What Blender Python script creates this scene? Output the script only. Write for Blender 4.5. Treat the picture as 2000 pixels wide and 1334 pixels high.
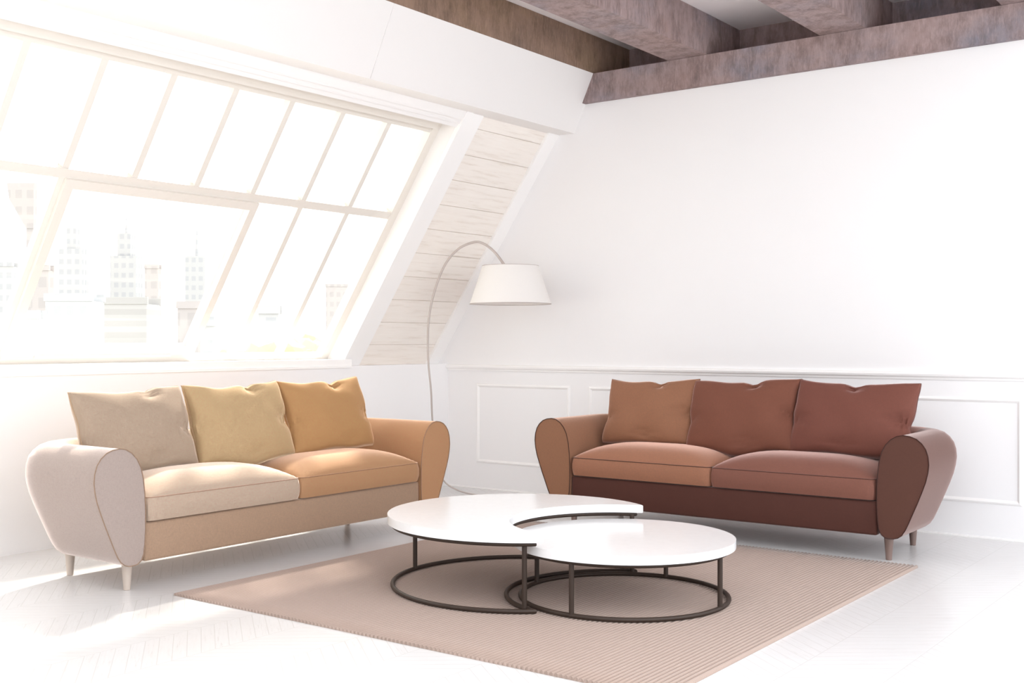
import bpy, bmesh, math, random
from mathutils import Vector, Matrix
random.seed(7)
for o in list(bpy.data.objects): bpy.data.objects.remove(o)
scene = bpy.context.scene
COL = scene.collection
PI = math.pi

# ------------------------------------------------------------------ camera
F_PX = 2216.0
YAW = math.atan(1645.0 / F_PX)
cam_data = bpy.data.cameras.new('camera')
cam_data.sensor_width = 36.0
cam_data.lens = 36.0 * F_PX / 2000.0
cam_data.clip_end = 2000
cam = bpy.data.objects.new('camera', cam_data)
cam.location = (0, 0, 1.2)
cam.rotation_euler = (PI / 2, 0, YAW)
COL.objects.link(cam)
scene.camera = cam

# ------------------------------------------------------------------ view
scene.view_settings.view_transform = 'Standard'
scene.view_settings.look = 'None'
scene.view_settings.gamma = 1.0
scene.view_settings.use_curve_mapping = False
scene.view_settings.exposure = 1.33
scene.cycles.use_denoising = True
scene.cycles.max_bounces = 16
scene.cycles.diffuse_bounces = 12

# ------------------------------------------------------------------ sky
world = bpy.data.worlds.new('hazy_sky')
scene.world = world
world.use_nodes = True
wn = world.node_tree
wn.nodes.clear()
w_out = wn.nodes.new('ShaderNodeOutputWorld')
w_bg = wn.nodes.new('ShaderNodeBackground')
w_tc = wn.nodes.new('ShaderNodeTexCoord')
def w_lobe(direction, color, power):
    d = wn.nodes.new('ShaderNodeVectorMath'); d.operation = 'DOT_PRODUCT'
    d.inputs[1].default_value = Vector(direction).normalized()
    wn.links.new(w_tc.outputs['Generated'], d.inputs[0])
    m = wn.nodes.new('ShaderNodeMath'); m.operation = 'MAXIMUM'; m.inputs[1].default_value = 0.0
    wn.links.new(d.outputs['Value'], m.inputs[0])
    p = wn.nodes.new('ShaderNodeMath'); p.operation = 'POWER'; p.inputs[1].default_value = power
    wn.links.new(m.outputs[0], p.inputs[0])
    v = wn.nodes.new('ShaderNodeVectorMath'); v.operation = 'SCALE'
    v.inputs[0].default_value = color
    wn.links.new(p.outputs[0], v.inputs['Scale'])
    return v.outputs[0]
def w_add(a, b):
    v = wn.nodes.new('ShaderNodeVectorMath'); v.operation = 'ADD'
    for k, x in enumerate((a, b)):
        if isinstance(x, tuple): v.inputs[k].default_value = x
        else: wn.links.new(x, v.inputs[k])
    return v.outputs[0]
sky = w_add((0.80, 0.83, 0.865), w_lobe((0, 0, 1), (0.52, 0.54, 0.565), 1.0))      # haze, brighter overhead
sky = w_add(sky, w_lobe((1.0, 0.1, 0.12), (0.50, 0.51, 0.52), 2.0))                    # brighter open side of the loft
sky = w_add(sky, w_lobe((-0.80, 0.42, 0.35), (0.60, 0.55, 0.44), 2.0))              # warm glow on the sun's side
wn.links.new(sky, w_bg.inputs['Color'])
w_bg.inputs['Strength'].default_value = 1.0
wn.links.new(w_bg.outputs[0], w_out.inputs[0])

# ------------------------------------------------------------------ sun
sun_data = bpy.data.lights.new('sun', 'SUN')
sun_data.energy = 3.5
sun_data.color = (1.0, 0.93, 0.82)
sun_data.angle = math.radians(4)
sun = bpy.data.objects.new('sun', sun_data)
sun.rotation_euler = Vector((0.48, -0.60, -0.75)).to_track_quat('-Z', 'Y').to_euler()
sun.location = (-9, 9, 8)
COL.objects.link(sun)

# ------------------------------------------------------------------ material helpers
def new_mat(name):
    m = bpy.data.materials.new(name); m.use_nodes = True
    nt = m.node_tree
    b = nt.nodes['Principled BSDF']
    return m, nt, b

def N(nt, kind, **kw):
    n = nt.nodes.new(kind)
    for k, v in kw.items(): setattr(n, k, v)
    return n

def rgba(c): return (c[0], c[1], c[2], 1.0)

def math_node(nt, op, a, b=None, c=None):
    n = nt.nodes.new('ShaderNodeMath'); n.operation = op
    for i, v in enumerate((a, b, c)):
        if v is None: continue
        if isinstance(v, (int, float)): n.inputs[i].default_value = v
        else: nt.links.new(v, n.inputs[i])
    return n.outputs[0]

def mix_col(nt, fac, c1, c2, blend='MIX'):
    n = nt.nodes.new('ShaderNodeMix'); n.data_type = 'RGBA'; n.blend_type = blend
    if isinstance(fac, (int, float)): n.inputs[0].default_value = fac
    else: nt.links.new(fac, n.inputs[0])
    for i, c in ((6, c1), (7, c2)):
        if isinstance(c, tuple): n.inputs[i].default_value = rgba(c)
        else: nt.links.new(c, n.inputs[i])
    return n.outputs[2]

def noise(nt, vec, scale, detail=3, rough=0.5):
    n = nt.nodes.new('ShaderNodeTexNoise')
    n.inputs['Scale'].default_value = scale
    n.inputs['Detail'].default_value = detail
    n.inputs['Roughness'].default_value = rough
    if vec is not None: nt.links.new(vec, n.inputs['Vector'])
    return n.outputs['Fac']

def mapping(nt, src, scale=(1, 1, 1), loc=(0, 0, 0)):
    m = nt.nodes.new('ShaderNodeMapping')
    m.inputs['Scale'].default_value = scale
    m.inputs['Location'].default_value = loc
    nt.links.new(src, m.inputs['Vector'])
    return m.outputs[0]

def ramp(nt, fac, stops):
    r = nt.nodes.new('ShaderNodeValToRGB')
    nt.links.new(fac, r.inputs['Fac'])
    els = r.color_ramp.elements
    els[0].position, els[0].color = stops[0][0], rgba(stops[0][1])
    els[1].position, els[1].color = stops[-1][0], rgba(stops[-1][1])
    for p, c in stops[1:-1]:
        q = els.new(p); q.color = rgba(c)
    return r.outputs['Color']

def bump(nt, b, height, strength, dist=0.002):
    n = nt.nodes.new('ShaderNodeBump')
    n.inputs['Strength'].default_value = strength
    n.inputs['Distance'].default_value = dist
    nt.links.new(height, n.inputs['Height'])
    nt.links.new(n.outputs[0], b.inputs['Normal'])

def obj_coord(nt):
    return nt.nodes.new('ShaderNodeTexCoord').outputs['Object']

def paint(name, col, rough=0.6, spec=0.3):
    m, nt, b = new_mat(name)
    v = obj_coord(nt)
    c = mix_col(nt, noise(nt, v, 2.5, 4), tuple(x * 0.99 for x in col), col)
    nt.links.new(c, b.inputs['Base Color'])
    b.inputs['Roughness'].default_value = rough
    b.inputs['Specular IOR Level'].default_value = spec
    bump(nt, b, noise(nt, v, 180, 2), 0.04, 0.001)
    return m

def fabric(name, col, dark=0.74, scale=330):
    m, nt, b = new_mat(name)
    v = obj_coord(nt)
    warp = noise(nt, mapping(nt, v, (0.22, 0.22, 1.0)), 300, 2, 0.6)         # threads lying across
    weft = noise(nt, mapping(nt, v, (1.0, 1.0, 0.18)), 260, 2, 0.6)          # threads standing up
    fine = noise(nt, v, 210, 3, 0.7)
    h = math_node(nt, 'ADD', math_node(nt, 'MULTIPLY', math_node(nt, 'ADD', warp, weft), 0.38), math_node(nt, 'MULTIPLY', fine, 0.35))
    c1 = tuple(x * dark for x in col)
    c = mix_col(nt, ramp_val(nt, h, 0.40, 0.72), c1, tuple(min(1, x * 1.22) for x in col))
    big = noise(nt, v, 5, 3)
    c = mix_col(nt, math_node(nt, 'MULTIPLY', big, 0.2), c, tuple(x * 0.92 for x in col))
    nt.links.new(c, b.inputs['Base Color'])
    b.inputs['Roughness'].default_value = 0.8
    b.inputs['Specular IOR Level'].default_value = 0.12
    bump(nt, b, h, 0.45, 0.002)
    sh = N(nt, 'ShaderNodeBsdfSheen', distribution='ASHIKHMIN')            # soft pile: catches light at grazing angles
    sh.inputs['Color'].default_value = rgba(tuple(min(1, x * 1.1 + 0.27) for x in col))
    sh.inputs['Roughness'].default_value = 0.24
    ad = N(nt, 'ShaderNodeAddShader')
    nt.links.new(b.outputs[0], ad.inputs[0]); nt.links.new(sh.outputs[0], ad.inputs[1])
    nt.links.new(ad.outputs[0], nt.nodes['Material Output'].inputs['Surface'])
    return m

def concrete(name, ca, cb, cc, dark):
    m, nt, b = new_mat(name)
    v = obj_coord(nt)
    n1 = noise(nt, mapping(nt, v, (0.9, 0.9, 1.4)), 1.6, 5, 0.6)
    n2 = noise(nt, mapping(nt, v, (1.2, 1.2, 0.55), (3, 1, 5)), 9, 6, 0.7)
    n3 = noise(nt, mapping(nt, v, (3, 3, 0.5), (7, 2, 1)), 22, 5, 0.75)
    c = ramp(nt, n1, [(0.32, ca), (0.5, cb), (0.68, cc)])
    c = mix_col(nt, math_node(nt, 'MULTIPLY', ramp_val(nt, n2, 0.42, 0.66), 0.62), c, dark)
    c = mix_col(nt, math_node(nt, 'MULTIPLY', ramp_val(nt, n3, 0.50, 0.72), 0.35), c, tuple(min(1, x * 1.75) for x in cb))
    nt.links.new(c, b.inputs['Base Color'])
    b.inputs['Roughness'].default_value = 0.85
    b.inputs['Specular IOR Level'].default_value = 0.2
    bump(nt, b, math_node(nt, 'ADD', n2, n3), 0.35, 0.006)
    return m

def ramp_val(nt, x, lo, hi):
    n = nt.nodes.new('ShaderNodeMapRange')
    n.inputs['From Min'].default_value = lo; n.inputs['From Max'].default_value = hi
    nt.links.new(x, n.inputs['Value'])
    return n.outputs[0]

WALL = paint('white_wall_paint', (0.868, 0.862, 0.866))
WALL2 = paint('white_bulkhead_paint', (0.855, 0.838, 0.825))
TRIM = paint('white_gloss_trim', (0.91, 0.90, 0.89), 0.4, 0.4)
FRAME = paint('warm_white_window_frame', (0.76, 0.72, 0.665), 0.4, 0.4)
CEIL = paint('white_ceiling_plaster', (0.93, 0.89, 0.89))
CONC = concrete('stained_grey_concrete', (0.33, 0.235, 0.22), (0.36, 0.275, 0.27), (0.25, 0.235, 0.27), (0.12, 0.088, 0.085))
CONC_BROWN = concrete('brown_stained_concrete', (0.29, 0.20, 0.125), (0.31, 0.21, 0.155), (0.25, 0.175, 0.14), (0.12, 0.08, 0.055))

def whitewashed():
    m, nt, b = new_mat('whitewashed_planks')
    v = obj_coord(nt)
    sep = N(nt, 'ShaderNodeSeparateXYZ'); nt.links.new(v, sep.inputs[0])
    pid = math_node(nt, 'FLOOR', math_node(nt, 'DIVIDE', math_node(nt, 'SUBTRACT', sep.outputs[2], 1.014), 0.171))
    wn_ = N(nt, 'ShaderNodeTexWhiteNoise', noise_dimensions='1D'); nt.links.new(pid, wn_.inputs['W'])
    comb = N(nt, 'ShaderNodeCombineXYZ')
    nt.links.new(math_node(nt, 'MULTIPLY', wn_.outputs['Value'], 30.0), comb.inputs[1])
    add = N(nt, 'ShaderNodeVectorMath', operation='ADD'); nt.links.new(v, add.inputs[0]); nt.links.new(comb.outputs[0], add.inputs[1])
    g = noise(nt, mapping(nt, add.outputs[0], (9, 0.9, 14)), 3.0, 6, 0.65)
    g2 = noise(nt, mapping(nt, add.outputs[0], (30, 1.6, 60)), 2.0, 4, 0.6)
    c = ramp(nt, g, [(0.28, (0.72, 0.65, 0.58)), (0.46, (0.88, 0.835, 0.785)), (0.75, (0.92, 0.885, 0.84))])
    c = mix_col(nt, math_node(nt, 'MULTIPLY', g2, 0.25), c, (0.80, 0.73, 0.66))
    c = mix_col(nt, math_node(nt, 'MULTIPLY', wn_.outputs['Value'], 0.25), c, (0.86, 0.795, 0.73))
    nt.links.new(c, b.inputs['Base Color'])
    b.inputs['Roughness'].default_value = 0.6
    bump(nt, b, g2, 0.2, 0.002)
    return m
PLANK = whitewashed()

def floor_mat():
    m, nt, b = new_mat('white_chevron_parquet')
    v = obj_coord(nt)
    sep = N(nt, 'ShaderNodeSeparateXYZ'); nt.links.new(v, sep.inputs[0])
    cw, pw, sl = 0.32, 0.068, 0.78
    a = math_node(nt, 'DIVIDE', math_node(nt, 'ADD', sep.outputs[0], 5.17), cw)
    col = math_node(nt, 'FLOOR', a)
    fr = math_node(nt, 'SUBTRACT', a, col)
    par = math_node(nt, 'FLOORED_MODULO', col, 2.0)
    sgn = math_node(nt, 'SUBTRACT', 1.0, math_node(nt, 'MULTIPLY', par, 2.0))
    sh = math_node(nt, 'MULTIPLY', math_node(nt, 'MULTIPLY', math_node(nt, 'SUBTRACT', fr, 0.5), sl * cw), sgn)
    vv = math_node(nt, 'DIVIDE', math_node(nt, 'ADD', sep.outputs[1], sh), pw)
    vid = math_node(nt, 'FLOOR', vv)
    vf = math_node(nt, 'SUBTRACT', vv, vid)
    d1 = math_node(nt, 'MULTIPLY', math_node(nt, 'MINIMUM', vf, math_node(nt, 'SUBTRACT', 1.0, vf)), pw * 0.79)
    d2 = math_node(nt, 'MULTIPLY', math_node(nt, 'MINIMUM', fr, math_node(nt, 'SUBTRACT', 1.0, fr)), cw)
    d = math_node(nt, 'MINIMUM', d1, d2)
    seam = ramp_val(nt, d, 0.0006, 0.0022)
    comb = N(nt, 'ShaderNodeCombineXYZ')
    nt.links.new(vid, comb.inputs[0]); nt.links.new(col, comb.inputs[1])
    wn_ = N(nt, 'ShaderNodeTexWhiteNoise', noise_dimensions='3D'); nt.links.new(comb.outputs[0], wn_.inputs['Vector'])
    # grain runs along each plank
    along = math_node(nt, 'MULTIPLY', fr, 1.0)
    gc = N(nt, 'ShaderNodeCombineXYZ')
    nt.links.new(math_node(nt, 'ADD', along, math_node(nt, 'MULTIPLY', wn_.outputs['Value'], 50)), gc.inputs[0])
    nt.links.new(math_node(nt, 'MULTIPLY', vf, 1.6), gc.inputs[1])
    nt.links.new(math_node(nt, 'MULTIPLY', wn_.outputs['Value'], 20), gc.inputs[2])
    g = noise(nt, gc.outputs[0], 3.2, 6, 0.7)
    c = ramp(nt, g, [(0.25, (0.57, 0.55, 0.54)), (0.42, (0.69, 0.683, 0.683)), (0.8, (0.725, 0.722, 0.724))])
    c = mix_col(nt, math_node(nt, 'MULTIPLY', wn_.outputs['Value'], 0.22), c, (0.685, 0.672, 0.665))
    c = mix_col(nt, seam, (0.61, 0.595, 0.585), c)
    nt.links.new(c, b.inputs['Base Color'])
    b.inputs['Roughness'].default_value = 0.24
    b.inputs['Specular IOR Level'].default_value = 0.75
    bump(nt, b, math_node(nt, 'ADD', seam, math_node(nt, 'MULTIPLY', g, 0.25)), 0.25, 0.0015)
    return m
FLOOR = floor_mat()

def rug_mat():
    m, nt, b = new_mat('woven_taupe_cord')
    v = obj_coord(nt)
    sep = N(nt, 'ShaderNodeSeparateXYZ'); nt.links.new(v, sep.inputs[0])
    xx = math_node(nt, 'DIVIDE', math_node(nt, 'ADD', sep.outputs[0], 4.479), 0.021145)
    rib = math_node(nt, 'FLOOR', xx)
    t = math_node(nt, 'ADD', math_node(nt, 'MULTIPLY', sep.outputs[1], 880.0),
                  math_node(nt, 'ADD', math_node(nt, 'MULTIPLY', xx, 4.0), math_node(nt, 'MULTIPLY', rib, 2.1)))
    tw = math_node(nt, 'MULTIPLY', math_node(nt, 'ADD', math_node(nt, 'SINE', t), 1.0), 0.5)
    n = noise(nt, v, 260, 3, 0.7)
    c = mix_col(nt, tw, (0.26, 0.190, 0.155), (0.455, 0.345, 0.295))
    c = mix_col(nt, math_node(nt, 'MULTIPLY', n, 0.5), c, (0.40, 0.305, 0.258))
    c = mix_col(nt, math_node(nt, 'MULTIPLY', noise(nt, v, 3, 2), 0.2), c, (0.40, 0.32, 0.27))
    nt.links.new(c, b.inputs['Base Color'])
    b.inputs['Roughness'].default_value = 0.95
    b.inputs['Specular IOR Level'].default_value = 0.1
    b.inputs['Sheen Weight'].default_value = 0.2
    bump(nt, b, math_node(nt, 'ADD', tw, n), 0.25, 0.002)
    return m
RUG = rug_mat()

def simple(name, col, rough=0.5, metal=0.0, spec=0.5):
    m, nt, b = new_mat(name)
    v = obj_coord(nt)
    c = mix_col(nt, noise(nt, v, 30, 3), tuple(x * 0.93 for x in col), col)
    nt.links.new(c, b.inputs['Base Color'])
    b.inputs['Roughness'].default_value = rough
    b.inputs['Metallic'].default_value = metal
    b.inputs['Specular IOR Level'].default_value = spec
    return m

WHITE_TOP = simple('white_lacquer', (0.84, 0.838, 0.84), 0.18, 0, 0.5)
BRONZE = simple('dark_bronze_metal', (0.040, 0.025, 0.018), 0.5, 0.1, 0.35)
LAMP_METAL = simple('brushed_pale_metal', (0.55, 0.49, 0.46), 0.35, 0.25)
BULB = simple('frosted_bulb', (0.9, 0.88, 0.84), 0.3)

def shade_mat():
    m, nt, b = new_mat('white_lampshade_cloth')
    v = obj_coord(nt)
    h = noise(nt, mapping(nt, v, (1, 1, 3)), 160, 2)
    c = mix_col(nt, h, (0.89, 0.88, 0.865), (0.94, 0.93, 0.915))
    nt.links.new(c, b.inputs['Base Color'])
    b.inputs['Roughness'].default_value = 0.8
    tr = N(nt, 'ShaderNodeBsdfTranslucent'); tr.inputs['Color'].default_value = (0.93, 0.90, 0.87, 1)
    mx = N(nt, 'ShaderNodeMixShader'); mx.inputs[0].default_value = 0.35
    nt.links.new(b.outputs[0], mx.inputs[1]); nt.links.new(tr.outputs[0], mx.inputs[2])
    nt.links.new(mx.outputs[0], nt.nodes['Material Output'].inputs['Surface'])
    return m
SHADE = shade_mat()

def glass_mat():
    m, nt, b = new_mat('thin_window_glass')
    nt.nodes.remove(b)
    t = N(nt, 'ShaderNodeBsdfTransparent'); t.inputs[0].default_value = (0.985, 0.99, 0.985, 1)
    g = N(nt, 'ShaderNodeBsdfGlossy'); g.inputs['Roughness'].default_value = 0.02
    fr = N(nt, 'ShaderNodeLayerWeight'); fr.inputs['Blend'].default_value = 0.5
    mx = N(nt, 'ShaderNodeMixShader')
    nt.links.new(math_node(nt, 'ADD', 0.02, math_node(nt, 'MULTIPLY', math_node(nt, 'POWER', fr.outputs['Facing'], 4.0), 0.25)), mx.inputs[0]); nt.links.new(t.outputs[0], mx.inputs[1]); nt.links.new(g.outputs[0], mx.inputs[2])
    nt.links.new(mx.outputs[0], nt.nodes['Material Output'].inputs['Surface'])
    return m
GLASS = glass_mat()

# ------------------------------------------------------------------ mesh helpers
def obj(name, data, mat, parent=None, smooth=False, loc=None):
    """data: (verts, faces) or a bmesh; one mesh object"""
    me = bpy.data.meshes.new(name)
    if isinstance(data, bmesh.types.BMesh):
        data.to_mesh(me); data.free()
    else:
        me.from_pydata([tuple(p) for p in data[0]], [], data[1]); me.update()
    bm = bmesh.new(); bm.from_mesh(me)
    bmesh.ops.recalc_face_normals(bm, faces=bm.faces); bm.to_mesh(me); bm.free()
    if mat: me.materials.append(mat)
    if smooth:
        for p in me.polygons: p.use_smooth = True
        try: me.set_sharp_from_angle(angle=math.radians(38))
        except Exception: pass
    o = bpy.data.objects.new(name, me); COL.objects.link(o)
    if parent is not None: o.parent = parent
    if loc: o.location = loc
    return o

def struct(name, data, mat, **kw):
    o = obj(name, data, mat, **kw); o['kind'] = 'structure'; return o

def tag(o, label, cat, group=None):
    o['label'] = label; o['category'] = cat
    if group: o['group'] = group
    return o

def thing(name, label, cat, loc=(0, 0, 0), rz=0, group=None):
    o = bpy.data.objects.new(name, None); COL.objects.link(o)
    o.location = loc; o.rotation_euler = (0, 0, rz); o.empty_display_size = 0.1
    return tag(o, label, cat, group)

def merge(*ds):
    V, Fc = [], []
    for v, f in ds:
        k = len(V); V += [tuple(p) for p in v]; Fc += [tuple(i + k for i in q) for q in f]
    return V, Fc

def box(x0, x1, y0, y1, z0, z1):
    v = [(x, y, z) for x in (x0, x1) for y in (y0, y1) for z in (z0, z1)]
    f = [(0, 1, 3, 2), (4, 6, 7, 5), (0, 4, 5, 1), (2, 3, 7, 6), (0, 2, 6, 4), (1, 5, 7, 3)]
    return v, f

def rbox(x0, x1, y0, y1, z0, z1, r=0.01, seg=3):
    bm = bmesh.new(); v, f = box(x0, x1, y0, y1, z0, z1)
    vs = [bm.verts.new(p) for p in v]
    for q in f: bm.faces.new([vs[i] for i in q])
    bmesh.ops.bevel(bm, geom=bm.edges[:], offset=r, segments=seg, profile=0.5, affect='EDGES')
    return bm

def prism_y(poly, y0, y1):
    n = len(poly)
    v = [(p[0], y0, p[1]) for p in poly] + [(p[0], y1, p[1]) for p in poly]
    f = [tuple(range(n)), tuple(range(2 * n - 1, n - 1, -1))]
    f += [(i, (i + 1) % n, n + (i + 1) % n, n + i) for i in range(n)]
    return v, f

def prism_z(poly, z0, z1):
    n = len(poly)
    v = [(p[0], p[1], z0) for p in poly] + [(p[0], p[1], z1) for p in poly]
    f = [tuple(range(n)), tuple(range(2 * n - 1, n - 1, -1))]
    f += [(i, (i + 1) % n, n + (i + 1) % n, n + i) for i in range(n)]
    return v, f

def prism_x(poly, x0, x1):
    n = len(poly)
    v = [(x0, p[0], p[1]) for p in poly] + [(x1, p[0], p[1]) for p in poly]
    f = [tuple(range(n)), tuple(range(2 * n - 1, n - 1, -1))]
    f += [(i, (i + 1) % n, n + (i + 1) % n, n + i) for i in range(n)]
    return v, f

def tube(pts, r, closed=False, seg=10, r_end=None):
    pts = [Vector(p) for p in pts]; n = len(pts)
    V, Fc = [], []
    prev = None
    for i, p in enumerate(pts):
        if closed: t = (pts[(i + 1) % n] - pts[i - 1]).normalized()
        else: t = (pts[min(i + 1, n - 1)] - pts[max(i - 1, 0)]).normalized()
        if prev is None:
            a = Vector((0, 0, 1)) if abs(t.z) < 0.9 else Vector((1, 0, 0))
            u = t.cross(a).normalized()
        else:
            u = (prev - t * prev.dot(t)).normalized()
        prev = u; w = t.cross(u)
        rr = r if r_end is None else r + (r_end - r) * i / (n - 1)
        for k in range(seg):
            q = 2 * PI * k / seg
            V.append(p + (u * math.cos(q) + w * math.sin(q)) * rr)
    m = n if closed else n - 1
    for i in range(m):
        for k in range(seg):
            a, b = i * seg + k, i * seg + (k + 1) % seg
            c, d = ((i + 1) % n) * seg + (k + 1) % seg, ((i + 1) % n) * seg + k
            Fc.append((a, b, c, d))
    if not closed:
        Fc.append(tuple(range(seg))); Fc.append(tuple(range((n - 1) * seg, n * seg))[::-1])
    return V, Fc

def lathe(prof, seg=48, center=(0, 0, 0), cap=True):
    V, Fc = [], []; n = len(prof)
    for k in range(seg):
        q = 2 * PI * k / seg
        for r, z in prof: V.append((center[0] + r * math.cos(q), center[1] + r * math.sin(q), center[2] + z))
    for k in range(seg):
        for i in range(n - 1):
            a = k * n + i; b = ((k + 1) % seg) * n + i
            Fc.append((a, b, b + 1, a + 1))
    if cap:
        Fc.append(tuple(k * n for k in range(seg))); Fc.append(tuple(k * n + n - 1 for k in range(seg))[::-1])
    return V, Fc

def spline(P, per=8):
    P = [Vector(p) for p in P]; out = []
    for i in range(len(P) - 1):
        p0 = P[max(i - 1, 0)]; p1 = P[i]; p2 = P[i + 1]; p3 = P[min(i + 2, len(P) - 1)]
        for k in range(per):
            t = k / per
            out.append(0.5 * ((2 * p1) + (p2 - p0) * t + (2 * p0 - 5 * p1 + 4 * p2 - p3) * t * t + (3 * p1 - p0 - 3 * p2 + p3) * t ** 3))
    out.append(P[-1]); return out

# ------------------------------------------------------------------ room shell
XW, YW = -6.06, 7.27                    # knee wall, right-hand wall
Z_SOF, Z_BEAM, Z_CEIL = 2.795, 3.22, 3.51
Y_NEAR, X_FAR = -1.2, 1.8
Y_OPEN = 4.0                            # the plaster ceiling starts here; the unseen roof between the nearer beams is left open to let top light in
struct('floor', box(-6.6, X_FAR + 2.5, Y_NEAR - 2.5, 7.9, -0.12, 0.0), FLOOR)
# wall_right with its dado and panels
wall_r = struct('wall_right', box(-6.9, X_FAR, YW, 7.9, 0.0, 3.0055), WALL)

def slope(zs, y, d):                    # a point on the sloped wall, d = height above its face into the room
    k = 0.688; L = math.sqrt(1 + k * k)
    return Vector((-6.204 + k * (zs - 1.011) + d / L, y, zs - d * k / L))

def sbox(z0, z1, y0, y1, d0, d1):
    v = [slope(z, y, d) for z in (z0, z1) for y in (y0, y1) for d in (d0, d1)]
    f = [(0, 1, 3, 2), (4, 6, 7, 5), (0, 4, 5, 1), (2, 3, 7, 6), (0, 2, 6, 4), (1, 5, 7, 3)]
    return v, f

OP_Y1, OP_Y0, OP_Z0, OP_Z1 = 6.13, 0.72, 1.00, 2.70
struct('wall_left', box(-6.75, XW, Y_NEAR, YW, 0.0, 1.016), WALL)
struct('wall_left_slope', merge(
    sbox(0.85, 3.3, OP_Y1, YW, -0.195, -0.001),
    sbox(0.85, 3.3, Y_NEAR, OP_Y0, -0.195, -0.001),
    sbox(OP_Z1, 3.3, OP_Y0, OP_Y1, -0.195, -0.001)), WALL2)
# bulkhead above the window, with a plaster joint
def bulk(y0, y1): return prism_y([(-5.9, Z_SOF), (-4.80, Z_SOF), (-4.602, Z_BEAM), (-5.9, Z_BEAM)], y0, y1)
struct('wall_left_upper', merge(bulk(Y_NEAR, 5.018), bulk(5.022, YW),
    prism_y([(-5.8, Z_SOF + 0.003), (-4.803, Z_SOF + 0.003), (-4.605, Z_BEAM), (-5.8, Z_BEAM)], 5.01, 5.03)), WALL2)
struct('wall_back_added', box(-6.75, -2.4, Y_NEAR - 0.15, Y_NEAR - 0.001, 0.0, 3.66), WALL)  # unseen wall, added to cut the light on the near left
struct('ceiling', merge(box(-5.9, X_FAR, Y_OPEN, 7.9, Z_CEIL, 3.66), box(-5.9, -3.0, Y_NEAR, Y_OPEN - 0.001, Z_CEIL, 3.66)), CEIL)  # nearer left strip is unseen, added to keep overhead light off the bulkhead
struct('wall_recess', box(-5.9, X_FAR, 7.765, 7.9, Z_BEAM, Z_CEIL), CONC)

# mouldings of the window zone
struct('trim_1', merge(sbox(1.012, 2.83, 6.205, 6.33, 0, 0.026), sbox(1.012, 2.83, OP_Y1 - 0.0, 6.20, 0, 0.034)), TRIM)
struct('trim_2', sbox(1.012, 2.83, 7.13, YW - 0.001, 0, 0.03), TRIM)
struct('trim_3', merge(sbox(2.701, 2.83, OP_Y0, OP_Y1 - 0.001, 0, 0.010), sbox(2.728, 2.83, OP_Y0, OP_Y1 - 0.001, 0, 0.020), sbox(2.758, 2.83, OP_Y0, OP_Y1 - 0.001, 0, 0.030)), WALL2)
pl = []
z = 1.013
for i in range(11):
    z1 = min(z + 0.1705, 2.82)
    if z1 - z > 0.02: pl.append(sbox(z, z1 - 0.0035, 6.331, 7.129, -0.001, 0.010))
    z += 0.171
struct('wall_left_planks', merge(*pl), PLANK)

# window
win = bpy.data.objects.new('window_1', None); COL.objects.link(win); win['kind'] = 'structure'
win.location = (0, 0, 0)
gy0, gy1, gz0, gz1 = 0.86, 6.06, 1.02, 2.597       # daylight opening
def frame_rect(y0, y1, z0, z1, wy, wz, d0, d1):
    return merge(sbox(z0, z1, y0, y0 + wy, d0, d1), sbox(z0, z1, y1 - wy, y1, d0, d1),
                 sbox(z0, z0 + wz, y0 + wy, y1 - wy, d0, d1), sbox(z1 - wz, z1, y0 + wy, y1 - wy, d0, d1))
obj('window_frame', merge(frame_rect(OP_Y0, OP_Y1, 0.955, 2.70, 0.07, 0.06, -0.19, -0.12),
                          sbox(2.635, 2.70, OP_Y0 + .07, OP_Y1 - .07, -0.12, -0.085),
                          sbox(2.597, 2.64, OP_Y0 + .07, OP_Y1 - .07, -0.19, -0.125)), FRAME, win)
obj('transom', sbox(2.015, 2.062, gy0, gy1, -0.185, -0.125), FRAME, win)
for i in range(12):
    y = 6.06 - 0.433 * i
    if 0 < i:
        obj('glazing_bar', sbox(2.062, gz1, y + 0.021 - 0.02, y + 0.021 + 0.02, -0.18, -0.13), FRAME, win)
        if y < 3.5 or y > 4.9 or abs(y - 4.76) < 0.1:
            if not (3.5 < y < 4.9):
                obj('glazing_bar', sbox(1.015, 2.015, y + 0.001, y + 0.041, -0.18, -0.13), FRAME, win)
sash = obj('opening_sash', merge(frame_rect(3.497, 4.845, 1.0, 2.018, 0.055, 0.045, -0.185, -0.105),
                                 sbox(1.0, 1.085, 3.55, 4.79, -0.185, -0.107)), FRAME, win)
obj('sash_rail', sbox(1.045, 1.058, 3.70, 4.66, -0.105, -0.096), TRIM, sash)
obj('glass', merge(sbox(gz0 - .02, gz1 + .02, gy0 - .02, 3.510, -0.160, -0.155), sbox(gz0 - .02, gz1 + .02, 4.835, gy1 + .02, -0.160, -0.155),
                   sbox(2.03, gz1 + .02, 3.511, 4.834, -0.160, -0.155), sbox(1.07, 1.99, 3.55, 4.79, -0.158, -0.153)), GLASS, win)
obj('window_sill', merge(box(-6.36, XW + 0.012, OP_Y0 - 0.1, 6.128, 1.017, 1.066), ), TRIM, win)
struct('trim_4', box(XW, XW + 0.022, Y_NEAR, 6.128, 1.004, 1.0165), TRIM)

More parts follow.
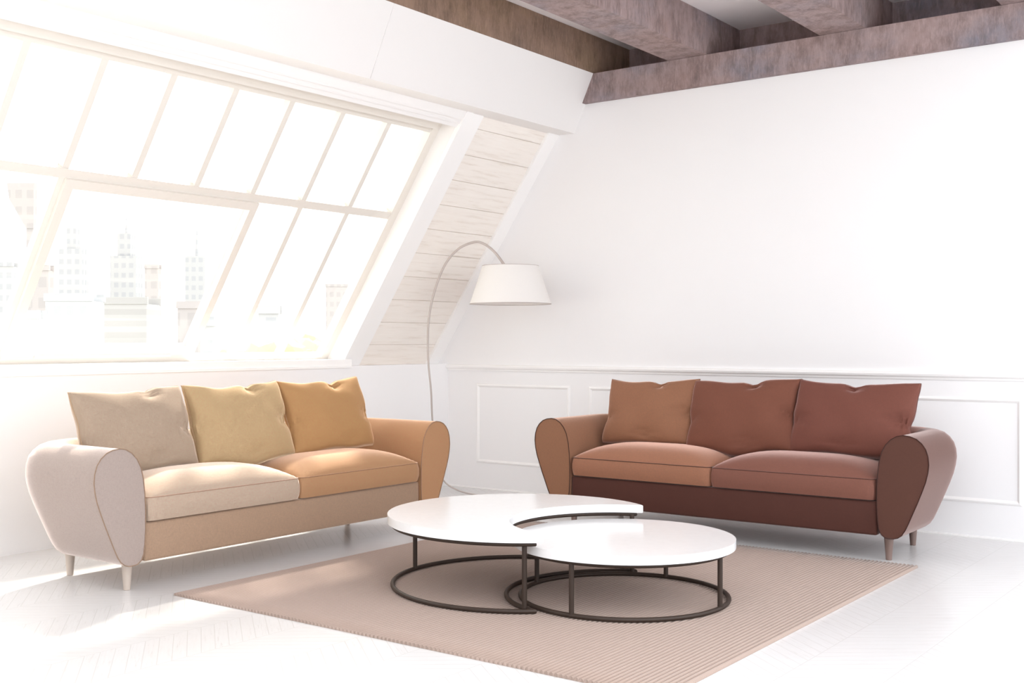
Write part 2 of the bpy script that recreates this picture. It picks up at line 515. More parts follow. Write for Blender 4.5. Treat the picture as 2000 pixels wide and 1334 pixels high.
# dado rail and panel mouldings on the right-hand wall
rail = [(YW, 0.962), (YW - 0.010, 0.962), (YW - 0.014, 0.975), (YW - 0.030, 0.984), (YW - 0.034, 0.996), (YW - 0.026, 1.008), (YW, 1.012)]
struct('trim_5', prism_x(rail, XW + 0.001, X_FAR), TRIM)
def panel_mould(x0, x1, z0, z1):
    w, t = 0.030, 0.014
    P = [(x0, z0), (x1, z0), (x1, z1), (x0, z1)]
    V, Fc = [], []
    cs = [(0, 0), (0.25, 0.8), (0.5, 1.0), (0.75, 0.55), (1, 0)]
    sg = [(1, 1), (-1, 1), (-1, -1), (1, -1)]
    for (x, z), (sx, sz) in zip(P, sg):
        for a, h in cs: V.append((x + sx * a * w, YW - h * t, z + sz * a * w))
    n = len(cs)
    for i in range(4):
        j = (i + 1) % 4
        for k in range(n - 1): Fc.append((i * n + k, j * n + k, j * n + k + 1, i * n + k + 1))
        Fc.append((i * n, i * n + n - 1, j * n + n - 1, j * n))
    return V, Fc
struct('trim_6', panel_mould(-5.755, -4.838, 0.212, 0.858), TRIM)
struct('trim_7', panel_mould(-4.668, -1.592, 0.212, 0.858), TRIM)
struct('trim_8', panel_mould(-1.41, -0.50, 0.212, 0.858), TRIM)
struct('baseboard_right', prism_x([(YW, 0), (YW - 0.008, 0), (YW - 0.008, 0.010), (YW, 0.012)], XW, X_FAR), TRIM)

# concrete ceiling beams
GB = 'concrete beams across the ceiling'
yb0 = 7.226
cb = prism_y([(-4.700, 3.006), (X_FAR, 3.006), (X_FAR, Z_BEAM - 0.001), (-4.617, Z_BEAM - 0.001)], yb0, 7.765)
tag(obj('concrete_beam', cb, CONC), 'long concrete beam lying along the top of the right-hand wall', 'beam', GB)
tag(obj('concrete_beam', box(-4.92, -4.607, Y_NEAR, 7.764, Z_BEAM + 0.001, Z_CEIL - 0.001), CONC_BROWN),
    'brown stained concrete beam sitting on the white bulkhead above the window', 'beam', GB)
tag(obj('concrete_beam', box(-3.968, -3.660, Y_NEAR, 7.764, Z_BEAM + 0.001, Z_CEIL - 0.001), CONC),
    'concrete crossbeam nearest the window bulkhead, ending on the wall beam', 'beam', GB)
tag(obj('concrete_beam', box(-2.835, -2.530, Y_NEAR, 7.764, Z_BEAM + 0.001, Z_CEIL - 0.001), CONC),
    'concrete crossbeam right of the patch of pale ceiling', 'beam', GB)
tag(obj('concrete_beam', box(-1.702, -1.40, Y_NEAR, 7.764, Z_BEAM + 0.001, Z_CEIL - 0.001), CONC),
    'concrete crossbeam of which only a corner shows at the top right', 'beam', GB)

# ------------------------------------------------------------------ sofas
PROF = [(0.066, 0.134), (0.045, 0.138), (0.026, 0.152), (0.013, 0.18), (0.006, 0.23), (0.002, 0.30), (0.002, 0.39), (0.006, 0.47),
        (0.014, 0.54), (0.028, 0.598), (0.050, 0.640), (0.078, 0.670), (0.110, 0.689), (0.145, 0.696), (0.182, 0.691),
        (0.215, 0.679), (0.243, 0.656), (0.264, 0.626), (0.276, 0.588), (0.280, 0.545), (0.275, 0.500), (0.263, 0.450),
        (0.243, 0.394), (0.220, 0.335), (0.196, 0.278), (0.174, 0.225), (0.156, 0.186), (0.138, 0.158), (0.116, 0.141), (0.092, 0.134)]
W_IN, D_IN, R_IN = 1.0, 0.57, 0.09

def sweep(path, cap0=False, cap1=False):
    """path: (x, y, nx, ny): inner line point and its outward normal"""
    n = len(PROF); V, Fc = [], []
    for x, y, nx, ny in path:
        for o_, z_ in PROF: V.append((x + nx * o_, y + ny * o_, z_))
    for i in range(len(path) - 1):
        for k in range(n):
            Fc.append((i * n + k, i * n + (k + 1) % n, (i + 1) * n + (k + 1) % n, (i + 1) * n + k))
    if cap0: Fc.append(tuple(range(n)))
    if cap1: Fc.append(tuple(range((len(path) - 1) * n, len(path) * n)))
    return V, Fc

def seat_cushion_mesh(x0, x1, y0, y1, zb, zt, crown):
    nu, nv = 26, 20
    V, Fc = [], []; idx = {}
    cx, cy, hx, hy = (x0 + x1) / 2, (y0 + y1) / 2, (x1 - x0) / 2, (y1 - y0) / 2
    def rnd(u, v):                      # rounded corners in plan
        x, y = u * hx, v * hy; r = 0.035
        ax, ay = abs(x) - (hx - r), abs(y) - (hy - r)
        if ax > 0 and ay > 0:
            l = math.hypot(ax, ay); m = max(ax, ay)
            if l > 1e-9: ax, ay = ax / l * m, ay / l * m
            x = math.copysign(hx - r + ax, x); y = math.copysign(hy - r + ay, y)
        return cx + x, cy + y
    us = [math.sin((i / nu * 2 - 1) * PI / 2) * 0.6 + (i / nu * 2 - 1) * 0.4 for i in range(nu + 1)]
    vs = [math.sin((i / nv * 2 - 1) * PI / 2) * 0.6 + (i / nv * 2 - 1) * 0.4 for i in range(nv + 1)]
    for s in (0, 1):
        for i, u in enumerate(us):
            for j, v in enumerate(vs):
                x, y = rnd(u, v)
                f = max(0.0, (1 - abs(u) ** 3.2)) ** 0.60 * max(0.0, (1 - abs(v) ** 2.8)) ** 0.62
                z = zt + crown * f if s else zb
                idx[s, i, j] = len(V); V.append((x, y, z))
    for i in range(nu):
        for j in range(nv):
            Fc.append((idx[1, i, j], idx[1, i + 1, j], idx[1, i + 1, j + 1], idx[1, i, j + 1]))
            Fc.append((idx[0, i, j], idx[0, i, j + 1], idx[0, i + 1, j + 1], idx[0, i + 1, j]))
    ring = [(i, 0) for i in range(nu)] + [(nu, j) for j in range(nv)] + [(i, nv) for i in range(nu, 0, -1)] + [(0, j) for j in range(nv, 0, -1)]
    # bulging border in four rows
    rows = [[idx[0, a, b] for a, b in ring]]
    for t in (0.14, 0.35, 0.65, 0.86):
        row = []
        for a, b in ring:
            x, y, _ = V[idx[0, a, b]]
            nx, ny = (x - cx) / hx, (y - cy) / hy
            k = 0.009 * math.sin(PI * t)
            bx = k if abs(nx) > 0.97 else 0; by = k if abs(ny) > 0.95 else 0
            row.append(len(V)); V.append((x + math.copysign(bx, nx), y + math.copysign(by, ny), zb + (zt - zb) * t))
        rows.append(row)
    rows.append([idx[1, a, b] for a, b in ring])
    m = len(ring)
    for r in range(len(rows) - 1):
        for k in range(m):
            Fc.append((rows[r][k], rows[r][(k + 1) % m], rows[r + 1][(k + 1) % m], rows[r + 1][k]))
    top = [V[idx[1, a, b]] for a, b in ring]
    bot = [V[idx[0, a, b]] for a, b in ring]
    return (V, Fc), top, bot

def pillow_mesh(w, h, T, seed, notch=0.22, nd=0.022, sag=0.0):
    """standing pillow: x across, z up, y thickness; returns mesh and its seam line"""
    rnd = random.Random(seed)
    ph = [rnd.uniform(0, 6.28) for _ in range(8)]
    n = 34
    dents = [(0.93, -0.12 + 0.1 * rnd.random(), 0.9, 0.30), (-0.95, -0.25 + 0.15 * rnd.random(), 0.65, 0.26), (notch + 0.02, 0.86, 1.0, 0.20),
             (0.25 * rnd.uniform(-1, 1), -0.8, 0.35, 0.3)]
    def outline(u, v):
        # straight-sided cushion with pulled-out corners and a sagging, pinched top edge
        sx = 1 - 0.040 * (1 - v * v) ** 1.0 - 0.015 * max(v, 0) 
        sz = 1 - (0.075 if v > 0 else 0.02) * (1 - u * u) ** 1.0
        x = w / 2 * u * sx
        zz = h / 2 * v * sz
        if v < 0: zz -= 0.030 * v * v * math.exp(-(u / 0.5) ** 2) * sag
        if v > 0:
            g = math.exp(-((u - notch) / 0.13) ** 2)
            zz -= v ** 2 * (nd * g + 0.010 * math.exp(-((u + 0.35) / 0.35) ** 2))
        x += 0.005 * math.sin(4 * v + ph[0]) * abs(u) ** 3 + 0.0018 * math.sin(10 * v + ph[1]) * abs(u) ** 4
        zz += 0.004 * math.sin(6 * u + ph[2]) * abs(v) ** 3
        if u > 0: x -= u ** 3 * 0.012 * math.exp(-((v + 0.18) / 0.16) ** 2)
        else: x += abs(u) ** 3 * 0.007 * math.exp(-((v + 0.3) / 0.18) ** 2)
        return x, zz
    def thick(u, v):
        e = max(0.0, 1 - u * u) ** 0.5 * max(0.0, 1 - v * v) ** 0.5
        t = T / 2 * (e ** 0.62)
        t *= 1 + 0.16 * (-v)                   # fuller at the bottom
        for du, dv, a, s in dents:
            r = math.hypot((u - du) / s, (v - dv) / (s * 0.8))
            t *= 1 - 0.50 * a * math.exp(-r * r * 1.6) * (1 - 0.35 * math.cos(9 * math.atan2(v - dv, u - du) + ph[3]))
        t += 0.0035 * e * math.sin(7 * u + 3 * v + ph[4]) + 0.003 * e * math.sin(5 * v - 4 * u + ph[5])
        return max(t, 0.0)
    def par(i):
        t = i / n * 2 - 1
        return math.sin(t * PI / 2) * 0.75 + t * 0.25
    V, Fc = [], []; fr, bk = {}, {}
    for i in range(n + 1):
        for j in range(n + 1):
            u, v = par(i), par(j)
            x, zz = outline(u, v)
            edge = i in (0, n) or j in (0, n)
            t = 0 if edge else thick(u, v)
            fr[i, j] = len(V); V.append((x, -t, zz + h / 2))
            if edge: bk[i, j] = fr[i, j]
            else: bk[i, j] = len(V); V.append((x, t * 0.8, zz + h / 2))
    for i in range(n):
        for j in range(n):
            Fc.append((fr[i, j], fr[i + 1, j], fr[i + 1, j + 1], fr[i, j + 1]))
            Fc.append((bk[i, j], bk[i, j + 1], bk[i + 1, j + 1], bk[i + 1, j]))
    ring = [(i, 0) for i in range(n)] + [(n, j) for j in range(n)] + [(i, n) for i in range(n, 0, -1)] + [(0, j) for j in range(n, 0, -1)]
    return (V, Fc), [V[fr[a]] for a in ring]

def leg_mesh(x, y, h=0.150):
    return lathe([(0.0145, 0.0), (0.0165, 0.002), (0.0175, 0.02), (0.0265, h - 0.02), (0.0275, h)], 20, (x, y, 0))

def make_sofa(label, loc, rz, M):
    t = thing('sofa', label, 'sofa', loc, rz, None)
    bb = rbox(-W_IN + 0.001, W_IN - 0.001, 0.012, 0.075, 0.140, 0.328, 0.014, 3)          # front rail; the deck behind it sits higher
    v_, f_ = box(-W_IN + 0.001, W_IN - 0.001, 0.060, 0.62, 0.236, 0.322)
    vs_ = [bb.verts.new(p) for p in v_]
    for q in f_: bb.faces.new([vs_[i] for i in q])
    obj('base', bb, M['base'], t, smooth=True)
    for s in (-1, 1):
        pth = []
        for i in range(6): pth.append((s * W_IN, (D_IN - R_IN) * i / 5, s, 0))
        for k in range(1, 9):
            a = PI / 4 * k / 8
            pth.append((s * (W_IN - R_IN + R_IN * math.cos(a)), D_IN - R_IN + R_IN * math.sin(a), s * math.cos(a), math.sin(a)))
        am = obj('arm', sweep(pth, cap0=True, cap1=True), M['arm_l'] if s < 0 else M['arm_r'], t, smooth=True)
        am.data.update()
        fr = [(s * (W_IN + o_), -0.0015, z_) for o_, z_ in PROF]
        obj('piping', tube(fr, 0.0024, closed=True, seg=6), M['pipe'], am, smooth=True)
    pth = []
    for k in range(0, 9):
        a = PI / 4 + PI / 4 * k / 8
        pth.append((W_IN - R_IN + R_IN * math.cos(a), D_IN - R_IN + R_IN * math.sin(a), math.cos(a), math.sin(a)))
    for k in range(8, -1, -1):
        a = PI / 4 + PI / 4 * k / 8
        pth.append((-(W_IN - R_IN + R_IN * math.cos(a)), D_IN - R_IN + R_IN * math.sin(a), -math.cos(a), math.sin(a)))
    obj('backrest', sweep(pth, True, True), M['back'], t, smooth=True)
    for s in (-1, 1):
        x0, x1 = (-W_IN + 0.012, -0.004) if s < 0 else (0.004, W_IN - 0.012)
        me, top, bot = seat_cushion_mesh(x0, x1, 0.000, 0.562, 0.334, 0.447, 0.098)
        c = obj('seat_cushion', me, M['seat_l'] if s < 0 else M['seat_r'], t, smooth=True)
        obj('piping', merge(tube(top, 0.0030, True, 6), tube([(p[0], p[1], p[2] + 0.012) for p in bot], 0.0026, True, 6)),
            M['pipe2_l'] if s < 0 else M['pipe2_r'], c, smooth=True)
    for x, y in ((-1.035, 0.10), (1.035, 0.10), (-1.0, 0.637), (1.0, 0.637)):
        obj('leg', leg_mesh(x, y), M['leg'], t, smooth=True)
    return t

def scale(c, k): return tuple(min(1, x * k) for x in c)
# pale sofa: taupe near end, golden tan far end; warm light painted part by part
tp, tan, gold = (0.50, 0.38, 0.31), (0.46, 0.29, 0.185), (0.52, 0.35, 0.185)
ML = dict(base=fabric('taupe_tan_weave', (0.335, 0.225, 0.155)), arm_l=fabric('pale_taupe_weave_as_lit', (0.345, 0.28, 0.25)),
          arm_r=fabric('brown_tan_weave_as_lit', (0.43, 0.235, 0.125)), back=fabric('tan_back_weave', (0.4, 0.31, 0.24)),
          seat_l=fabric('rose_taupe_weave_as_lit', (0.42, 0.32, 0.245)), seat_r=fabric('warm_tan_weave_as_lit', (0.385, 0.215, 0.115)),
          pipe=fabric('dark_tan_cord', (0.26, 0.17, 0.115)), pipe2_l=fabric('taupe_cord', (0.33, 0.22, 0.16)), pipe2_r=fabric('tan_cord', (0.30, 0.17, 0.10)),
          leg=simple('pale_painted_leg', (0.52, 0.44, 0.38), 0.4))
MR = dict(base=fabric('dark_mauve_brown_weave', (0.082, 0.033, 0.026)), arm_l=fabric('light_brown_weave_as_lit', (0.27, 0.135, 0.08)),  # brown sofa: the gold-to-mauve shift of light is put into its part colours
          arm_r=fabric('mauve_brown_weave_as_lit', (0.1, 0.045, 0.034)), back=fabric('brown_back_weave', (0.19, 0.085, 0.066)),
          seat_l=fabric('russet_weave_as_lit', (0.31, 0.145, 0.09)), seat_r=fabric('rose_brown_weave_as_lit', (0.2, 0.086, 0.064)),
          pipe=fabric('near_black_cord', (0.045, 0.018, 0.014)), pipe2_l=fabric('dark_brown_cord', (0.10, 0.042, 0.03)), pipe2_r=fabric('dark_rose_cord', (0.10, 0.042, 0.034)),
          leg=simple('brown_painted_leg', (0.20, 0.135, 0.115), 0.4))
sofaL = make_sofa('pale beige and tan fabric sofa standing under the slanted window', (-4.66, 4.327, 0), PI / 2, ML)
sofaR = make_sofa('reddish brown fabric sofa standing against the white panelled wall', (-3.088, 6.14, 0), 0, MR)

def put_pillow(sofa_loc, rz, xc, w, h, T, yb, zb, tilt, roll, yaw, mat, pmat, seed, label, group, notch=0.22, nd=0.022, sag=0.0):
    me, ring = pillow_mesh(w, h, T, seed, notch, nd, sag)
    o = obj('pillow', me, mat, smooth=True)
    for p in o.data.polygons: p.use_smooth = True
    M_ = Matrix.Translation(Vector(sofa_loc)) @ Matrix.Rotation(rz, 4, 'Z') @ Matrix.Translation((xc, yb, zb)) @ \
        Matrix.Rotation(yaw, 4, 'Z') @ Matrix.Rotation(-tilt, 4, 'X') @ Matrix.Rotation(roll, 4, 'Y')
    o.matrix_world = M_
    tag(o, label, 'pillow', group)
    obj('piping', tube(ring, 0.0022, True, 6), pmat, o, smooth=True)
    return o

cordL = fabric('gold_cord', (0.42, 0.28, 0.17)); cordR = fabric('maroon_cord', (0.13, 0.06, 0.05))
GL, GR = 'back pillows on the pale sofa', 'back pillows on the brown sofa'  # pillow colours also carry the painted light shift along each sofa
LL, LR = (-4.66, 4.327, 0), (-3.088, 6.14, 0)
R_ = math.radians
put_pillow(LL, PI/2, -0.74, 0.70, 0.455, 0.21, 0.375, 0.522, R_(18), R_(-1), R_(3), fabric('greyish_taupe_pillow_as_lit', (0.36, 0.275, 0.205)), cordL, 1,
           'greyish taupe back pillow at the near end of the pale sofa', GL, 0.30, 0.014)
put_pillow(LL, PI/2, -0.055, 0.69, 0.455, 0.21, 0.375, 0.528, R_(18), R_(-1), 0, fabric('golden_beige_pillow_as_lit', (0.43, 0.3, 0.165)), cordL, 2,
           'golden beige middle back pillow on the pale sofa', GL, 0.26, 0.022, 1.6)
put_pillow(LL, PI/2, 0.625, 0.68, 0.46, 0.21, 0.375, 0.528, R_(18), R_(-1), R_(-1), fabric('ochre_tan_pillow_as_lit', (0.4, 0.225, 0.1)), cordL, 3,
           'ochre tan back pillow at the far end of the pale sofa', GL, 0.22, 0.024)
put_pillow(LR, 0, -0.642, 0.665, 0.445, 0.21, 0.375, 0.523, R_(18), R_(-1), R_(2), fabric('warm_brown_pillow_as_lit', (0.27, 0.128, 0.075)), cordR, 4,
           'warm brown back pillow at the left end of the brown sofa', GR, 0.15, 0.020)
put_pillow(LR, 0, 0.015, 0.735, 0.46, 0.22, 0.37, 0.523, R_(18), R_(-2), R_(0), fabric('russet_pillow_as_lit', (0.18, 0.07, 0.047)), cordR, 5,
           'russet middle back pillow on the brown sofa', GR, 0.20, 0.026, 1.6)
put_pillow(LR, 0, 0.708, 0.75, 0.46, 0.22, 0.36, 0.525, R_(18), R_(1), R_(-2), fabric('maroon_brown_pillow_as_lit', (0.17, 0.064, 0.048)), cordR, 6,
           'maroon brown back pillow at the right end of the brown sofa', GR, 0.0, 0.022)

# ------------------------------------------------------------------ rug
rx0, rx1, ry0, ry1 = -4.479, -1.857, 3.352, 6.118
NR = 124
pw = (rx1 - rx0) / NR
prof = []
for i in range(NR):                        # round cords laid side by side, a narrow groove between them
    x0_ = rx0 + pw * i
    prof.append((x0_, 0.0012)); prof.append((x0_ + pw * 0.09, 0.0012))
    for k in range(1, 8):
        a = PI * k / 8
        prof.append((x0_ + pw * (0.5 - 0.42 * math.cos(a)), 0.0030 + 0.0103 * math.sin(a) ** 0.75))
    prof.append((x0_ + pw * 0.91, 0.0012))
prof.append((rx1, 0.0012))
V, Fc = [], []
n = len(prof)
NY = 24
for j in range(NY + 1):
    y = ry0 + (ry1 - ry0) * j / NY
    for x, z_ in prof: V.append((x, y, z_))
for j in range(NY):
    for k in range(n - 1): Fc.append((j * n + k, j * n + k + 1, (j + 1) * n + k + 1, (j + 1) * n + k))
b0 = len(V)
for x, y in ((rx0, ry0), (rx1, ry0), (rx1, ry1), (rx0, ry1)): V.append((x, y, 0.0005))
Fc.append(tuple([b0 + 1, b0] + list(range(0, n))))
Fc.append(tuple([b0 + 3, b0 + 2] + list(range(NY * n + n - 1, NY * n - 1, -1))))
Fc.append((b0, b0 + 1, b0 + 2, b0 + 3))
Fc.append(tuple([b0 + 3, b0] + [j * n for j in range(NY + 1)]))
Fc.append(tuple([b0 + 1, b0 + 2] + [j * n + n - 1 for j in range(NY, -1, -1)]))
rug = obj('rug', (V, Fc), RUG, smooth=False)
for p in rug.data.polygons: p.use_smooth = len(p.vertices) == 4
tag(rug, 'taupe ribbed woven rug lying under the two coffee tables', 'rug')

# ------------------------------------------------------------------ coffee tables
def slab(poly, z0, z1, r=0.004):
    bm = bmesh.new(); v, f = prism_z(poly, z0, z1)
    vs = [bm.verts.new(p) for p in v]
    for q in f: bm.faces.new([vs[i] for i in q])
    es = [e for e in bm.edges if abs(e.verts[0].co.z - e.verts[1].co.z) < 1e-6]
    bmesh.ops.bevel(bm, geom=es, offset=r, segments=2, profile=0.5, affect='EDGES')
    return bm
RZ = 0.0137
tr = thing('coffee_table', 'low round white coffee table on dark metal frame, tucked beside the crescent one', 'coffee table', (-2.723, 4.540, RZ))
circ = [(0.512 * math.cos(2 * PI * k / 96), 0.512 * math.sin(2 * PI * k / 96)) for k in range(96)]
o = obj('tabletop', slab(circ, 0.247, 0.284), WHITE_TOP, tr, smooth=True)
def ring(r, z): return [(r * math.cos(2 * PI * k / 80), r * math.sin(2 * PI * k / 80), z) for k in range(80)]
obj('top_ring', tube(ring(0.480, 0.238), 0.0095, True, 18), BRONZE, tr, smooth=True)
obj('floor_ring', tube(ring(0.480, 0.0105), 0.0105, True, 18), BRONZE, tr, smooth=True)
for a in (-87, 3.0, 95, 183):
    x, y = 0.478 * math.cos(math.radians(a)), 0.478 * math.sin(math.radians(a))
    obj('leg', tube([(x, y, 0.010), (x, y, 0.125), (x, y, 0.236)], 0.0115, False, 16), BRONZE, tr, smooth=True)

def crescent(cx, cy, R, bx, by, rb, n1=90, n2=56):
    dx, dy = bx - cx, by - cy; d = math.hypot(dx, dy)
    a = (R * R - rb * rb + d * d) / (2 * d); h = math.sqrt(R * R - a * a)
    th = math.atan2(dy, dx); al = math.atan2(h, a)
    be = math.atan2(h, a - d)
    pts = []
    for k in range(n1 + 1):                   # outer arc, from the far tip round to the near tip
        t = th + al + (2 * PI - 2 * al) * k / n1
        pts.append((cx + R * math.cos(t), cy + R * math.sin(t)))
    for k in range(1, n2):                    # bite
        t = th - be - (2 * PI - 2 * be) * k / n2
        pts.append((bx + rb * math.cos(t), by + rb * math.sin(t)))
    return pts
tc = thing('coffee_table', 'crescent-shaped white coffee table on dark metal frame, curving round the lower round one', 'coffee table', (-3.283, 4.501, RZ))
bx_, by_ = -2.746 + 3.283, 4.547 - 4.501
obj('tabletop', slab(crescent(0, 0, 0.655, bx_, by_, 0.518), 0.312, 0.352), WHITE_TOP, tc, smooth=True)
cr = crescent(0, 0, 0.630, bx_, by_, 0.532)
obj('top_ring', tube([(x, y, 0.3025) for x, y in cr], 0.0095, True, 18), BRONZE, tc, smooth=True)
obj('floor_ring', tube([(x, y, 0.0105) for x, y in cr], 0.0105, True, 18), BRONZE, tc, smooth=True)
for x, y in ((-3.906, 4.420), (-2.925, 4.032), (-2.965, 5.024)):
    x, y = x + 3.283, y - 4.501
    obj('leg', tube([(x, y, 0.010), (x, y, 0.15), (x, y, 0.302)], 0.0115, False, 16), BRONZE, tc, smooth=True)

# ------------------------------------------------------------------ arc lamp
LX, LY = -5.70, 6.62
lamp = thing('floor_lamp', 'thin arched metal floor lamp with white cloth shade, behind the sofas in the corner', 'floor lamp', (LX, LY, 0))
P = [(-4.95, 6.86, 0.006), (-5.20, 6.89, 0.006), (-5.45, 6.92, 0.007), (-5.585, 6.93, 0.012), (-5.70, 6.94, 0.030), (-5.80, 6.93, 0.075), (-5.838, 6.90, 0.16),
     (-5.830, 6.84, 0.30), (-5.735, 6.69, 0.60), (-5.705, 6.64, 0.82), (-5.700, 6.605, 1.02), (-5.690, 6.585, 1.20), (-5.665, 6.570, 1.38), (-5.620, 6.572, 1.56),
     (-5.540, 6.596, 1.765), (-5.440, 6.640, 1.895), (-5.330, 6.695, 1.948), (-5.255, 6.720, 1.935), (-5.175, 6.745, 1.875), (-5.105, 6.765, 1.785), (-5.085, 6.770, 1.74)]
P3 = spline([(x - LX, y - LY, z_) for x, y, z_ in P], 6)
obj('pole', tube(P3, 0.0050, False, 10, 0.0105), LAMP_METAL, lamp, smooth=True)
sc = (-5.045 - LX, 6.777 - LY, 0)
r0, r1, zb, zt = 0.303, 0.210, 1.480, 1.763
def hoop(r, z): return [(sc[0] + r * math.cos(2 * PI * k / 72), sc[1] + r * math.sin(2 * PI * k / 72), z) for k in range(72)]
sh = obj('lamp_shade', lathe([(r0, zb), (r1, zt), (r1 - 0.003, zt - 0.001), (r0 - 0.003, zb + 0.001), (r0, zb)], 72, sc, cap=False), SHADE, lamp, smooth=True)
obj('shade_rim', merge(tube(hoop(r0, zb), 0.0035, True, 6), tube(hoop(r1, zt), 0.0022, True, 6)), LAMP_METAL, sh, smooth=True)
obj('bulb_holder', merge(tube([(sc[0] - 0.04, sc[1] - 0.007, 1.742), (sc[0], sc[1], 1.70), (sc[0], sc[1], 1.635)], 0.016, False, 12),
                         *[tube([(sc[0], sc[1], 1.735), (sc[0] + r1 * math.cos(a), sc[1] + r1 * math.sin(a), zt)], 0.002, False, 6) for a in (0.5, 2.6, 4.7)]), LAMP_METAL, lamp, smooth=True)
obj('bulb', lathe([(0.004, -0.10), (0.024, -0.09), (0.032, -0.065), (0.026, -0.035), (0.014, -0.01), (0.012, 0.0)], 20, (sc[0], sc[1], 1.634)), BULB, lamp, smooth=True)

# ------------------------------------------------------------------ the city beyond the window
Z_GR = -14.0
FW = Vector((-math.sin(YAW), math.cos(YAW), 0)); RT = Vector((math.cos(YAW), math.sin(YAW), 0))
def place(px, depth):
    """a far site given by its bearing from the room"""
    return FW * depth + RT * ((px - 1000) / F_PX * depth)
def city_mat(name, wall, pane, fl=1.7, bay=1.3):
    m, nt, b = new_mat(name)
    v = obj_coord(nt)
    sep = N(nt, 'ShaderNodeSeparateXYZ'); nt.links.new(v, sep.inputs[0])
    fz = math_node(nt, 'FRACT', math_node(nt, 'DIVIDE', sep.outputs[2], fl))
    hx = math_node(nt, 'FRACT', math_node(nt, 'DIVIDE', math_node(nt, 'ADD', sep.outputs[0], sep.outputs[1]), bay))
    w = math_node(nt, 'MULTIPLY', math_node(nt, 'GREATER_THAN', fz, 0.5), math_node(nt, 'GREATER_THAN', hx, 0.42))
    nt.links.new(mix_col(nt, w, wall, pane), b.inputs['Base Color'])
    b.inputs['Roughness'].default_value = 0.7
    b.inputs['Specular IOR Level'].default_value = 0.1
    return m
CA = city_mat('pale_grey_tower_front', (0.38, 0.372, 0.368), (0.33, 0.33, 0.335))
CB = city_mat('rose_beige_tower_front', (0.37, 0.338, 0.325), (0.33, 0.305, 0.295), 2.2, 1.5)
CC = city_mat('white_block_front', (0.43, 0.43, 0.43), (0.37, 0.37, 0.37), 1.5, 1.0)
CD = city_mat('banded_block_front', (0.40, 0.385, 0.37), (0.33, 0.315, 0.30), 1.0, 0.01)
GROUND = simple('pale_city_ground', (0.55, 0.55, 0.52), 0.9)
struct('ground', box(-900, -9, -300, 900, Z_GR - 0.5, Z_GR), GROUND)
def tower(px0, px1, ytop, depth, mat, label, cap=None, flare=None, steps=None):
    c = place((px0 + px1) / 2, depth); w = (px1 - px0) / F_PX * depth; h = 1.2 + (666 - ytop) / F_PX * depth - Z_GR
    t = thing('building', label, 'building', (c.x, c.y, Z_GR), YAW, 'city buildings beyond the window')
    obj('wall', box(-w / 2, w / 2, -w * 0.4, w * 0.4, 0, h), mat, t)
    if cap: obj('roof_mast', lathe([(w * 0.10, h), (w * 0.07, h + cap * 0.5), (w * 0.02, h + cap)], 8), mat, t)
    if flare:
        f0, fz = flare
        obj('crown', prism_y([(-w / 2, h - fz), (w / 2, h - fz), (w * 0.62, h), (-w * f0, h), (-w * f0 * 0.9, h - fz * 0.35)], -w * 0.5, w * 0.5), mat, t)
    if steps:
        for a, dh in steps: obj('upper_storey', box(-w / 2 * a, w / 2 * a, -w * 0.3, w * 0.3, h, h + dh), mat, t)
    if not (cap or flare or steps):
        obj('parapet', merge(box(-w / 2 - .1, w / 2 + .1, -w * 0.4 - .1, -w * .4 + .3, h, h + 0.6), box(-w / 2 - .1, w / 2 + .1, w * 0.4 - .3, w * .4 + .1, h, h + 0.6)), mat, t)
    return t
tower(54, 68, 357, 150, CB, 'slim pale tower with a wide flared top, seen through the left panes', flare=(3.2, 6.0))
tower(122, 166, 486, 190, CA, 'faint grey high-rise with a narrower raised top, left in the opening sash', steps=[(0.4, 3.6)])
tower(66, 100, 528, 120, CB, 'rose grey tower behind the lower left corner of the opening sash')
tower(38, 81, 622, 80, CC, 'low white block with small windows at the lower left of the sash')
tower(103, 191, 588, 90, CC, 'broad white office block standing in the lower sash')
tower(191, 300, 594, 100, CD, 'broad banded block with horizontal floor lines beside the white office block')
tower(222, 272, 500, 200, CA, 'tall stepped tower with a thin mast, rising behind the banded block', cap=7.0, steps=[(0.5, 4.0)])
tower(286, 312, 524, 170, CB, 'narrow rose grey tower above the right of the banded block')
tower(366, 404, 500, 210, CA, 'slender tower with a mast near the right side of the sash', cap=6.5)
tower(352, 396, 602, 95, CB, 'reddish grey block at the right edge of the sash')
tower(398, 420, 636, 70, CA, 'small grey block just right of the opening sash')
tower(508, 546, 612, 85, CA, 'grey house-height block above the green trees')
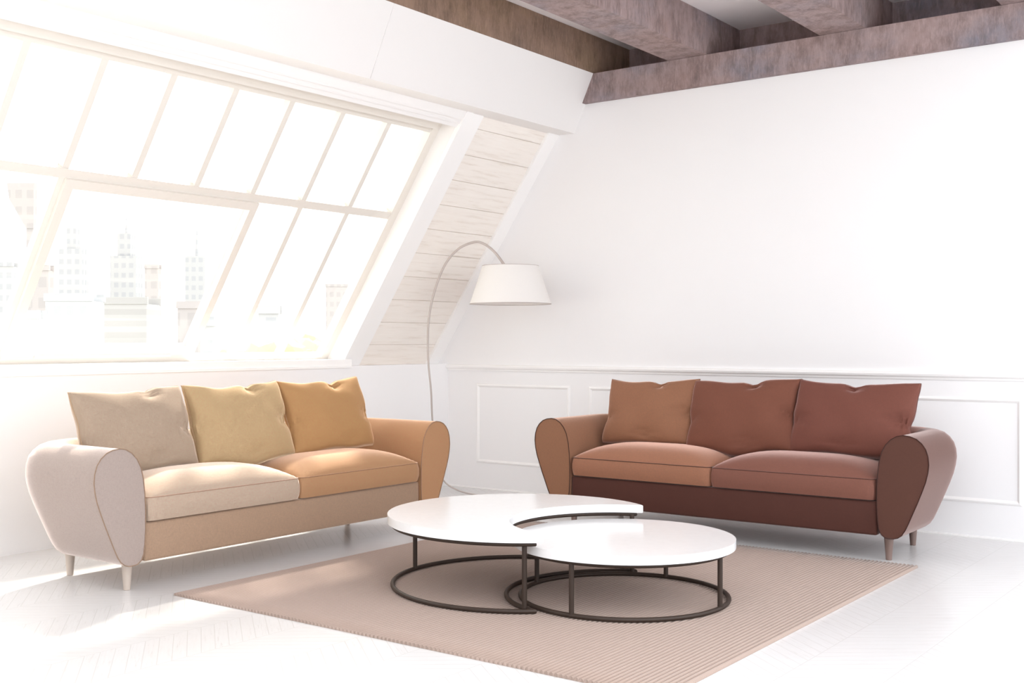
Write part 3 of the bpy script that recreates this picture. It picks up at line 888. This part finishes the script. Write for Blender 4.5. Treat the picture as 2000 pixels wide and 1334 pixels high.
tower(640, 700, 560, 260, CB, 'faint distant block seen in the rightmost lower panes')
tower(2, 30, 520, 170, CA, 'faint grey block at the far left edge of the window')

def leaf_mat(name, c):
    m, nt, b = new_mat(name)
    v = obj_coord(nt)
    nt.links.new(mix_col(nt, noise(nt, v, 1.2, 4), scale(c, 0.8), c), b.inputs['Base Color'])
    b.inputs['Roughness'].default_value = 0.9
    return m
LEAF = leaf_mat('yellow_green_leaves', (0.43, 0.47, 0.24)); LEAF2 = leaf_mat('dusty_green_leaves', (0.35, 0.40, 0.27))  # two leaf greens, each mottled by noise
BARK = simple('pale_bark', (0.40, 0.34, 0.28), 0.9)
def tree(px, ytop, depth, r, mat, label, seed):
    c = place(px, depth); top = 1.2 + (666 - ytop) / F_PX * depth
    t = thing('tree', label, 'tree', (c.x, c.y, Z_GR), 0, 'green trees beyond the window')
    rn = random.Random(seed)
    h = top - Z_GR
    bm = bmesh.new()
    for _ in range(15):
        a, q = rn.uniform(0, 2 * PI), rn.random() ** 0.5
        rr = r * rn.uniform(0.32, 0.5)
        p = Vector((math.cos(a) * q * r * 0.7, math.sin(a) * q * r * 0.7, h - rr - rn.random() * r * 1.3))
        geo = bmesh.ops.create_icosphere(bm, subdivisions=2, radius=rr, matrix=Matrix.Translation(p))
        for v_ in geo['verts']:
            v_.co += (v_.co - p).normalized() * rn.uniform(-0.14, 0.14) * rr
    obj('crown', bm, mat, t)
    obj('trunk', tube([(0, 0, 0), (0.1, 0, h * 0.4), (0, 0, h - r)], 0.35, False, 8, 0.15), BARK, t, smooth=True)
tree(500, 655, 38, 1.9, LEAF, 'low yellow-green tree at the bottom of the third lower pane', 1)
tree(535, 650, 43.5, 2.0, LEAF, 'bright yellow-green tree left of the white lower bar', 2)
tree(572, 655, 49, 1.7, LEAF2, 'dusty green tree behind the narrow bottom glazing bar', 3)
tree(605, 648, 55, 2.0, LEAF, 'yellow-green tree at the bottom right corner of the window', 4)
tree(455, 672, 33, 1.6, LEAF, 'small yellow-green tree top just above the sill', 5)
